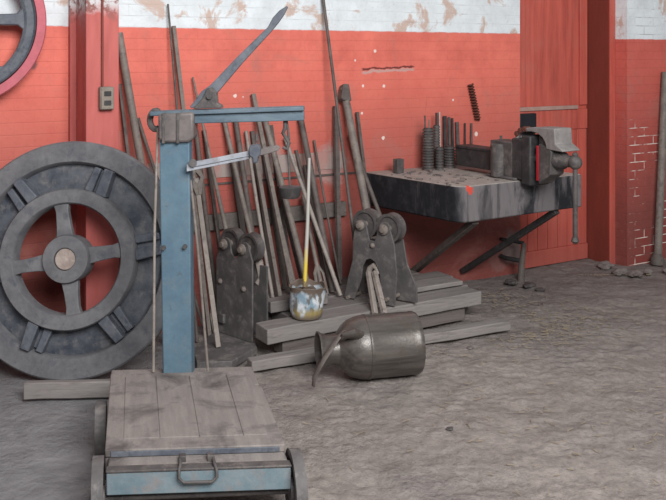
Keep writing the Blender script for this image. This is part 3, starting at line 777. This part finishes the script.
# ------------------------------------------------------------------ pulley blocks
def plane_map(L, Rg):
    u_ = (Rg-L); u_.z = 0; u_.normalize(); nn = Vector((u_.y, -u_.x, 0))
    def f(x, y):
        k = (x-333)/F
        # L + u*a at (kY, Y)
        a_ = (k*L.y - L.x)/(u_.x - k*u_.y); Y = L.y + u_.y*a_
        return a_, H-(y-HY)/F*Y
    Mx = Matrix((u_, UP, nn)).transposed().to_4x4(); Mx.translation = Vector((L.x, L.y, 0))
    return f, Mx, nn
def sheave(r, th, Mx):
    bm = B()
    lathe(bm, [(0, -th/2), (.2*r, -th/2), (.22*r, -th*.35), (.75*r, -th*.35), (.8*r, -th/2), (r, -th/2), (r*.93, -th*.12), (r*.93, th*.12), (r, th/2), (.8*r, th/2), (.75*r, th*.35), (.22*r, th*.35), (.2*r, th/2), (0, th/2)], Mx, 40)
    return bm
def pulley_block(label, L, Rg, poly, lobes, rpx, gap, back_poly=None, rivets=(), group='pulley blocks on the timber pile', slot=None):
    f, Mx, nn = plane_map(L, Rg)
    base = (L+Rg)/2 - nn*gap/2
    t = thing('pulley_block', label, 'pulley block', Matrix.Translation(Vector((base.x, base.y, L.z))), group)
    P = [f(*p) for p in poly]
    bm = B(); prism(bm, P, -.012, 0, Mx); link('side_plate', bm, M['dusty_plate'], t, .002)
    Pb = [f(*p) for p in (back_poly or poly)]
    bm = B(); prism(bm, Pb, -gap-.012, -gap, Mx); link('side_plate', bm, M['dusty_plate'], t, .002)
    for (x, y) in lobes:
        a_, z = f(x, y); Mc = Mx @ Matrix.Translation((a_, z, -gap/2-.006))
        Rr = rpx
        sh = link('sheave', sheave(Rr, gap*.5, Mc), M['iron_dark'], t)
        bm = B()
        lathe(bm, [(0, -gap*.5-.03), (.02, -gap*.5-.03), (.02, gap*.5+.012), (.032, gap*.5+.012), (.032, gap*.5+.022), (.018, gap*.5+.03), (.016, gap*.5+.04), (0, gap*.5+.042)], Mc, 20)
        link('axle_pin', bm, M['rod_a'], t)
    for (x, y) in rivets:
        a_, z = f(x, y); bm = B(); ball(bm, Mx @ Vector((a_, z, 0)), .017, 14); link('rivet', bm, M['rod_a'], t)
    return t, f, Mx
def lobe(cx, cy, r, a0, a1, n=8): return [(cx+r*math.cos(math.radians(q)), cy-r*math.sin(math.radians(q))*1.3) for q in [a0+(a1-a0)*k/n for k in range(n+1)]]
L1, R1 = gp(216.5, 331, .05), gp(252, 343, .05)
polyL = [(216.5, 331), (216.3, 258), (218.5, 249)] + lobe(225, 244, 5, 175, 5) + [(231, 253), (234, 258), (237, 257)] + lobe(243.5, 249, 5.2, 178, 0) + [(252, 262), (252, 343)]
tL, fL, ML = pulley_block('left pulley block, a tall dark double sheave with solid riveted side plate', L1, R1, polyL, [(225, 244), (243.2, 249.2)], .088, .115, [(217, 331), (216.5, 262), (252, 270), (252, 343)], [(220.5, 281), (244, 289)])
a_, z = fL(223, 318); bm = B(); box(bm, (0, 0, 0), (.05, .055, .02)); bmesh.ops.transform(bm, matrix=ML @ Matrix.Translation((a_, z, .008)), verts=bm.verts); link('square_boss', bm, M['dusty_plate'], tL, .004)
# curved clevis hanging behind the right edge of the left block
bm = B(); q0 = at(258, 262, 5.32)
tube(bm, [at(254, 250, 5.36), at(259, 262, 5.36), at(262, 278, 5.36), at(257, 284, 5.36)], [.02, .024, .024, .016], 10, True, .6)
link('clevis', bm, M['rod_c'], tL)

L2, R2 = gp(343.5, 297, .19), gp(394, 307, .19)
polyR = [(344, 297), (348, 277), (352.5, 260), (353, 241), (354, 232)] + lobe(361, 226, 4.8, 175, 10) + [(369, 240), (374.5, 241.5)] + lobe(384, 229, 5.4, 170, 5) + [(394, 245), (396.5, 274), (394.5, 306.5), (382, 304.5), (379.5, 272), (375, 262), (370, 258.5), (365.5, 260), (362.5, 266), (361, 279), (354, 299)]
backR = [(346, 296), (350, 260), (353, 242), (370, 243), (391, 243), (395, 268), (405, 293), (405, 308), (383, 304), (379, 272), (370, 258.5), (362.5, 266), (356, 298)]
tR, fR, MR = pulley_block('right pulley block, an A shaped double sheave with an open arch', L2, R2, polyR, [(361, 225), (384.5, 229.5)], .09, .135, backR, [(372.5, 245.5)])
bm = B()
def rp(x, y, o): a_, z = fR(x, y); return MR @ Vector((a_, z, o))
for sx in (-3.6, 3.6):
    bar(bm, rp(371.5+sx*.8, 272, .0), rp(394+sx*1.3, 308, .155), .032, .028, WN)
tube(bm, [rp(366.5, 275, -.02), rp(368, 269, -.024), rp(371.5, 266.5, -.026), rp(375, 269, -.024), rp(376.5, 275, -.02)], .02, 10)
lk = link('forked_link', bm, M['rod_c'], tR, .004)
bm = B(); tube(bm, [rp(371, 278, -.12), rp(371, 278, .02)], .018, 14); link('link_pin', bm, M['rod_a'], tR)
for q in ((349, 297), (388, 299)):
    bm = B(); tube(bm, [rp(*q, .02), rp(*q, -.12)], .012, 12); link('spacer_bolt', bm, M['rod_a'], tR)

# ------------------------------------------------------------------ bucket with stick
cb = gp(306.5, 317.5, .19); cb = cb + Vector((0, .02, 0))
SC = .92
t = thing('bucket', 'small dented paint bucket with a dirty white and blue wrapper on the front beam', 'bucket', cb)
bm = B(); seg = 40
prof = [(0, .003), (.082, .0), (.09, .012), (.098, .08), (.105, .16), (.109, .205), (.113, .212), (.112, .217), (.104, .214), (.10, .17), (.095, .15)]
lathe(bm, prof, None, seg)
for q in bm.verts:
    q.co.z *= .86
    k = .16*noise.noise(q.co*9+Vector((3, 1, 0)))*min(1, q.co.z*8); q.co.x *= 1+k; q.co.y *= 1+k; q.co.z += .10*q.co.z*noise.noise(Vector((q.co.x*14, q.co.y*14, 2)))
link('pail', bm, M['bucket'], t, local=True)
bm = B(); lathe(bm, [(0, .165), (.04, .157), (.08, .148), (.097, .135)], None, 32)
bmesh.ops.subdivide_edges(bm, edges=bm.edges, cuts=2)
for q in bm.verts: q.co.z += .022*noise.noise(q.co*30)
link('contents', bm, M['dirt'], t, local=True)
ps0 = cb + UP*.172 + Vector((-.012, 0, 0)); ps1 = wp(309.5, 158, .55); ps1 = at(309.3, 158, 5.42)
bm = B(); tube(bm, [ps0, ps0*.5+ps1*.5+Vector((.004, 0, 0)), ps1], [.0125, .011, .009], 12)
tag(link('painted_stick', bm, M['stick']), 'yellow and white painted stick standing in the bucket', 'stick')

# ------------------------------------------------------------------ milk can
yaw = math.radians(13); e = Vector((-math.cos(yaw), -math.sin(yaw), -.01)).normalized()
Rc = .165; pend = at(417, 0, 4.86); pend.z = Rc+.004
x_ = Vector((0, 0, 1)); x_ = (x_-e*x_.dot(e)).normalized(); y_ = e.cross(x_)
MC = Matrix((x_, y_, e)).transposed().to_4x4(); MC.translation = pend
t = thing('milk_can', 'dusty metal milk can lying on its side on the dirt', 'milk can', MC)
bm = B()
lathe(bm, [(0, .014), (.135, .014), (.145, .0), (.158, .004), (.164, .016), (.1655, .03), (.163, .04), (.164, .06), (.164, .275), (.167, .28), (.167, .292), (.163, .297), (.1635, .31), (.158, .34), (.144, .38), (.122, .41), (.098, .43), (.082, .445)], MC, 64)
body = link('body', bm, M['can'], t)
bm = B()
lathe(bm, [(.082, .443), (.076, .47), (.078, .50), (.09, .53), (.098, .538), (.099, .546), (.090, .546), (.082, .532), (.070, .50), (.068, .46), (.068, .20), (0, .2)], MC, 48)
link('neck', bm, M['can'], t)
bm = B()  # handle grip, a rounded cup on the near upper shoulder
ah = math.radians(48)
def cp(r, an, z): return MC @ Vector((r*math.cos(an), r*math.sin(an), z))
sgn = -1 if (MC.to_3x3() @ Vector((0, 1, 0))).y > 0 else 1
ah *= sgn
tube(bm, [cp(.10, ah, .36), cp(.155, ah, .365), cp(.172, ah, .39), cp(.165, ah, .425), cp(.12, ah, .445)], [.034, .042, .042, .036, .024], 14, True, .55)
link('handle', bm, M['can'], t)
bm = B(); a2 = ah*.75
tube(bm, [cp(.15, a2, .42), cp(.16, a2+.3*sgn, .47), cp(.162, a2+.9*sgn, .55), cp(.175, a2+1.4*sgn, .60), cp(.185, a2+1.75*sgn, .60)], [.014, .015, .015, .014, .012], 10, True, .45)
link('bail_strap', bm, M['rod_b'], t)['label'] = 'loose curved strap over the neck'

# ------------------------------------------------------------------ bench
t = thing('workbench', 'thick black scuffed bench slab with dusty top fixed to the wall', 'bench', WM @ Matrix.Translation((.85, 0, 0)))
bm = B(); zt, zb = .89, .66
prism(bm, [(.25, 0), (.352, -.86), (.366, -.905), (.40, -.93), (.45, -.936), (1.485, -.895), (1.40, 0)], zb, zt, WM)
o = link('slab', bm, M['bench'], t, .010)
# slab material uses wall-frame coordinates: shift so local origin matches
o.data.transform(Matrix.Translation((.85, 0, 0))); o.location = (-.85, 0, 0)
for (x0, y0, d0, x1, y1, w) in ((408, 276, 0.03, 487, 223.5, .05), (463, 271, 0.03, 562, 211.5, .052)):
    p0 = wp(x0, y0, .03); p1 = gp(x1, y1, .655); s1, d1 = sd(p1); p1 = W(s1, min(d1, .88), .652)
    bm = B(); bar(bm, p0, p1, w, .04, UP); link('brace', bm, M['rod_b'] if x0 < 450 else M['iron_black'], t, .004)

# ------------------------------------------------------------------ vise
sv = .945
MV = Matrix((WS, WN*-1, UP)).transposed().to_4x4(); MV.translation = W(sv, .75, .89)
t = thing('bench_vise', 'massive dark iron bench vise hanging over the front edge of the bench', 'vise', MV)
bm = B(); wbox(bm, sv-.06, sv+.06, .257, .66, .925, 1.065); wbox(bm, sv-.066, sv+.066, .255, .66, 1.05, 1.072)
link('slide_bar', bm, M['iron_black'], t, .006)
bm = B(); wbox(bm, sv-.075, sv+.075, .64, .86, .9, 1.14); tube(bm, [W(sv-.07, .72, .895), W(sv-.07, .72, 1.12)], .055, 24)
link('rear_body', bm, M['iron_dark'], t, .008)
bm = B(); wbox(bm, sv-.075, sv+.10, .85, .96, .897, 1.17); wbox(bm, sv-.078, sv+.10, .945, 1.03, .868, 1.195)
link('fixed_jaw', bm, M['iron_black'], t, .012)
bm = B(); wbox(bm, sv-.10, sv+.12, .62, .90, .892, .908); link('base_flange', bm, M['dusty_plate'], t, .006)
for (s_q, d_q, z_q) in ((-.03, .70, 1.135), (.0, .86, 1.165), (-.05, .90, 1.165)):
    bm = B(); tube(bm, [W(sv+s_q, d_q, z_q-.01), W(sv+s_q, d_q, z_q+.035)], .009, 8); link('oil_stud', bm, M['iron_dark'], t)
MJ = Matrix((WN, UP, WS)).transposed().to_4x4(); MJ.translation = W(sv, 0, 0)   # outline in distance and height, wide along the wall
bm = B()
prism(bm, [(1.085, .885), (1.115, .91), (1.19, .96), (1.20, 1.10), (1.19, 1.125), (1.085, 1.15)], -.06, .065, MJ)
mj = link('moving_jaw', bm, M['iron_dark'], t, .008)
bm = B(); prism(bm, [(1.070, .91), (1.088, .91), (1.088, 1.135), (1.070, 1.135)], -.064, -.03, MJ); link('red_strip', bm, M['red_spot'], mj, .002)['label'] = 'bright red painted edge'
bm = B()
arc_o = [(.872, 1.165), (.878, 1.195), (.895, 1.218), (.93, 1.236), (.985, 1.245), (1.05, 1.253), (1.23, 1.256), (1.238, 1.16), (1.30, 1.125), (1.30, 1.113), (1.16, 1.118)]
arc_i = [(1.148, 1.16), (1.125, 1.19), (1.085, 1.212), (1.03, 1.222), (.97, 1.218), (.925, 1.206), (.905, 1.19), (.90, 1.165)]
prism(bm, arc_o + arc_i, -.064, .09, MJ)
link('jaw_arch', bm, M['dusty_light'], mj, .006)
bm = B(); prism(bm, [(1.07, 1.13), (1.15, 1.125), (1.13, 1.18), (1.08, 1.205), (1.07, 1.205)], -.04, .07, MJ); link('jaw_web', bm, M['iron_black'], mj, .004)
for d_q, z_q in ((.893, 1.20), (.925, 1.222), (.965, 1.234)):
    bm = B(); prism(bm, arc(d_q, z_q, .018, 0, 360, 12)[:-1], -.074, -.02, MJ); link('jaw_tooth', bm, M['rust'], mj, .003)
bm = B(); tube(bm, [W(sv, .96, 1.05), W(sv, 1.10, 1.05)], .04, 20); tube(bm, [W(sv, 1.19, 1.052), W(sv, 1.25, 1.052), W(sv, 1.27, 1.052), W(sv, 1.33, 1.052)], [.058, .055, .04, .034], 24)
sw = link('screw', bm, M['iron_dark'], t)
bm = B(); ball(bm, W(sv, 1.345, 1.05), .044, 24); link('screw_head', bm, M['iron_dark'], sw)
bm = B(); hx = W(sv, 1.345, 0)
tube(bm, [hx+UP*1.105, hx+UP*.56], .0155, 14); tube(bm, [hx+UP*.585, hx+UP*.56, hx+UP*.545], [.018, .026, .012], 14); tube(bm, [hx+UP*1.112, hx+UP*1.10, hx+UP*1.085], [.012, .02, .017], 14)
link('tommy_bar', bm, M['iron_dark'], t)

# ------------------------------------------------------------------ things on the bench
bp = gp(398.5, 173, .891); bm = B(); box(bm, bp+UP*.05, (.062, .05, .10), Matrix.Rotation(YAW+.1, 3, 'Z'))
tag(link('steel_block', bm, M['iron_dark'], None, .004), 'small upright steel block alone on the left of the bench top', 'block')
def threaded(label, x, ytop, d, r, rod=None):
    c = wp(x, 0, d); c.z = .891; top = H-(ytop-HY)/F*c.y; h = top-c.z
    t = thing('threaded_bolt', label, 'bolt', c, 'threaded tooling standing on the bench')
    bm = B(); prof = [(0, 0)]; n = int(h/.019)
    for k in range(n): prof += [(r, k*h/n+.001), (r, (k+.55)*h/n), (r*.76, (k+.66)*h/n), (r*.76, (k+.92)*h/n)]
    prof += [(r*.9, h), (0, h)]
    lathe(bm, prof, Matrix.Translation(c), 24); link('shank', bm, M['iron_dark'], t)
    if rod:
        for (dx, hh, rr_, mm) in rod:
            bm = B(); tube(bm, [c+Vector((dx, 0, h-.01)), c+Vector((dx*1.1, .005, h+hh))], rr_, 8); link('stem', bm, M[mm], t)
    return t
threaded('tall black threaded bolt at the left end of the row on the bench', 428, 128, .16, .041, [(-.02, .09, .006, 'iron_dark'), (.008, .06, .005, 'rod_a')])
threaded('second tall threaded bolt, behind and right of the leftmost on the bench', 436.5, 125, .09, .026, [(0, .09, .009, 'iron_black')])
threaded('short threaded bolt third from left in the bench row', 439.5, 147, .19, .030)
threaded('short wide threaded bolt next to the dark vise slide', 449.5, 146, .13, .044)
def brod(label, x0, y0, x1, d0, d1, w, mat):
    top = wp(x0, y0, d0); ft = wp(x1, 0, d1); ft.z = .893
    bm = B(); tube(bm, [top, top*.5+ft*.5, ft], w/2/F*top.y, 8)
    tag(link('thin_rod', bm, M[mat]), label, 'rod', 'thin rods standing on the bench against the wall')
brod('bright thin rod among the threaded bolts on the bench', 439.5, 112, 440.5, .02, .05, 1.6, 'brass_rod')
brod('thickest dark rod behind the short threaded bolts', 444.7, 116, 445.5, .02, .04, 4.0, 'iron_black')
brod('dark rod second right of the bright thin one', 449, 117, 450, .02, .04, 2.6, 'iron_dark')
brod('slim dark rod left of the broad flat one on the bench', 452.2, 118, 453.5, .02, .04, 2.4, 'iron_black')
brod('flat dark rod rising left of the vise slide', 457, 122, 458.5, .02, .04, 3.8, 'iron_dark')
brod('lone dark rod behind the left half of the vise slide', 465, 123, 465.4, .02, .05, 1.7, 'iron_black')
brod('rightmost dark rod behind the vise slide', 471.5, 123, 471.8, .02, .05, 2.0, 'iron_dark')
# bits of scrap on the bench
bm = B()
for k in range(90):
    s = random.uniform(.32, 1.25); d = random.uniform(.15, .88)
    if .2 < d and .78 < s < 1.1: continue
    Rr = Matrix.Rotation(random.uniform(0, 6), 3, 'Z'); sz = random.uniform(.006, .022)
    box(bm, W(s, d, .893+sz*.2), (sz*random.uniform(1, 3), sz*.7, sz*.4), Rr)
o = tag(link('metal_scraps', bm, M['stone'], None, 0, False), 'loose chips and filings scattered over the bench top', 'scraps'); o['kind'] = 'stuff'
# rusty spring hung on the wall
p0 = wp(470.5, 84, .03); p1 = wp(478, 120, .03); bm = B(); n = 130; pts = []
dv = (p1-p0); xx = WS; yy = WN
for k in range(n+1):
    f = k/n; q = 2*PI*f*13
    pts.append(p0 + dv*f + (xx*math.cos(q)+yy*math.sin(q))*.019)
tube(bm, pts, .007, 6)
tag(link('coil_spring', bm, M['rust']), 'rusty brown coil spring hanging on the red wall above the bench', 'spring')

# ------------------------------------------------------------------ pipes below the bench by the door
t = thing('pipe_stub', 'dark pipe fitting standing out of the ground below the bench by the door', 'pipe', W(1.55, .18, 0))
def w3(x, y, d): return wp(x, y, d)
bm = B(); tube(bm, [wp(520.5, 290, .19), wp(521.5, 265, .19), wp(524, 243, .19)], [.03, .026, .018], 12); link('riser', bm, M['rod_b'], t)
bm = B(); tube(bm, [wp(501, 239, .02), wp(503, 239.5, .06), wp(524, 243, .19)], .014, 10); link('upper_arm', bm, M['iron_black'], t)
bm = B(); tube(bm, [wp(501, 256, .025), wp(505, 258, .08), wp(522, 261, .19)], .018, 10); link('lower_arm', bm, M['iron_black'], t)
# leaning post on the right
A0 = wp(657.5, 200, .43); A0.z = .004; T0 = wp(665.5, 72, .372)
t = thing('grey_post', 'grey round post leaning on the brick at the right edge', 'post', A0)
bm = B(); tube(bm, [A0+UP*.0, A0*.7+T0*.3, T0], .032, 14); link('shaft', bm, M['rod_a'], t)
bm = B(); lathe(bm, [(0, 0), (.055, 0), (.055, .05), (.04, .07), (.033, .09), (0, .09)], Matrix.Translation(A0), 18); link('foot', bm, M['rod_b'], t)

# ------------------------------------------------------------------ rubble
def stone(label, p, r, mat='stone', group='rubble along the foot of the wall'):
    bm = B(); q = bmesh.ops.create_icosphere(bm, subdivisions=3, radius=r)
    for v_ in bm.verts:
        v_.co *= 1+.55*noise.noise(v_.co/r*1.1+p*5)+.25*noise.noise(v_.co/r*2.7+p*3); v_.co.z *= .5
    lo = min(v_.co.z for v_ in bm.verts)
    bm.transform(Matrix.Translation(Vector((p.x, p.y, -lo-.012))))
    tag(link('stone', bm, M[mat], None, 0, True), label, 'stone', group)
stone('dark lump beside the pipe stub near the door', gp(530, 288), .05, 'iron_dark')
stone('small dark lump right of the pipe stub lump', gp(541, 291), .035, 'iron_dark')
stone('dark lump left of the pipe stub foot', gp(511, 284), .045, 'iron_dark')
stone('pale rubble lump at the foot of the door jamb', gp(606, 268), .055)
stone('larger rubble lump at the corner of the brick pilaster', gp(620, 274), .055)
stone('flat rubble piece in front of the brick pilaster', gp(636, 276), .05)
stone('rubble lump left of the post at the right edge', gp(648, 274), .04)
stone('rubble lump below the post at the right edge', gp(668, 273), .04)
stone('pebble on the dirt between the can and the door', gp(470, 348), .02)
stone('dark pebble in the open middle of the dirt floor', gp(450, 428), .016, 'iron_dark')
# straw and litter
bm = B()
def litter(x, y, n, sx, sy):
    for k in range(n):
        p = gp(random.gauss(x, sx), max(275, random.gauss(y, sy))); an = random.uniform(0, PI)
        L = random.uniform(.01, .05)
        s_, d_ = sd(p)
        if d_ < .1 or p.x < -1 or (d_ < 1.2 and s_ < .85) or (-.2 < p.x < .6 and 4.6 < p.y < 5.2) or (s_ > 1.3 and d_ < .35): continue
        box(bm, p+UP*random.uniform(.001, .006), (L, .003, .002), Matrix.Rotation(an, 3, 'Z') @ Matrix.Rotation(random.uniform(-.15, .15), 3, 'Y'))
litter(545, 328, 420, 40, 12); litter(500, 300, 120, 30, 8); litter(480, 400, 110, 110, 45); litter(620, 420, 60, 60, 40); litter(320, 372, 60, 30, 8); litter(590, 268, 60, 40, 5)
o = tag(link('straw_litter', bm, M['straw'], None, 0, False), 'bits of straw and chaff scattered over the dirt floor', 'litter'); o['kind'] = 'stuff'

# ------------------------------------------------------------------ light
w = bpy.data.worlds.new('world'); S.world = w; w.use_nodes = True
bg = w.node_tree.nodes['Background']; bg.inputs[0].default_value = (.93, .96, 1.0, 1); bg.inputs[1].default_value = .27
def sun(name, d, e, ang, col=(1, 1, 1)):
    l = bpy.data.lights.new(name, 'SUN'); l.energy = e; l.angle = math.radians(ang); l.color = col
    o = bpy.data.objects.new(name, l); COL.objects.link(o)
    o.rotation_euler = Vector(d).to_track_quat('Z', 'Y').to_euler(); return o
def window(name, loc, target, size, e, col):
    l = bpy.data.lights.new(name, 'AREA'); l.shape = 'RECTANGLE'; l.size = size[0]; l.size_y = size[1]; l.energy = e; l.color = col
    o = bpy.data.objects.new(name, l); COL.objects.link(o); o.location = loc
    o.rotation_euler = (Vector(loc)-Vector(target)).to_track_quat('Z', 'Y').to_euler()
window('window_daylight', (1.6, -.4, 3.9), (0, 5.6, .9), (3.2, 2.2), 560, (.97, .99, 1.0))
S.view_settings.view_transform = 'Standard'; S.view_settings.look = 'None'
S.view_settings.exposure = 0; S.view_settings.gamma = 1; S.view_settings.use_curve_mapping = False
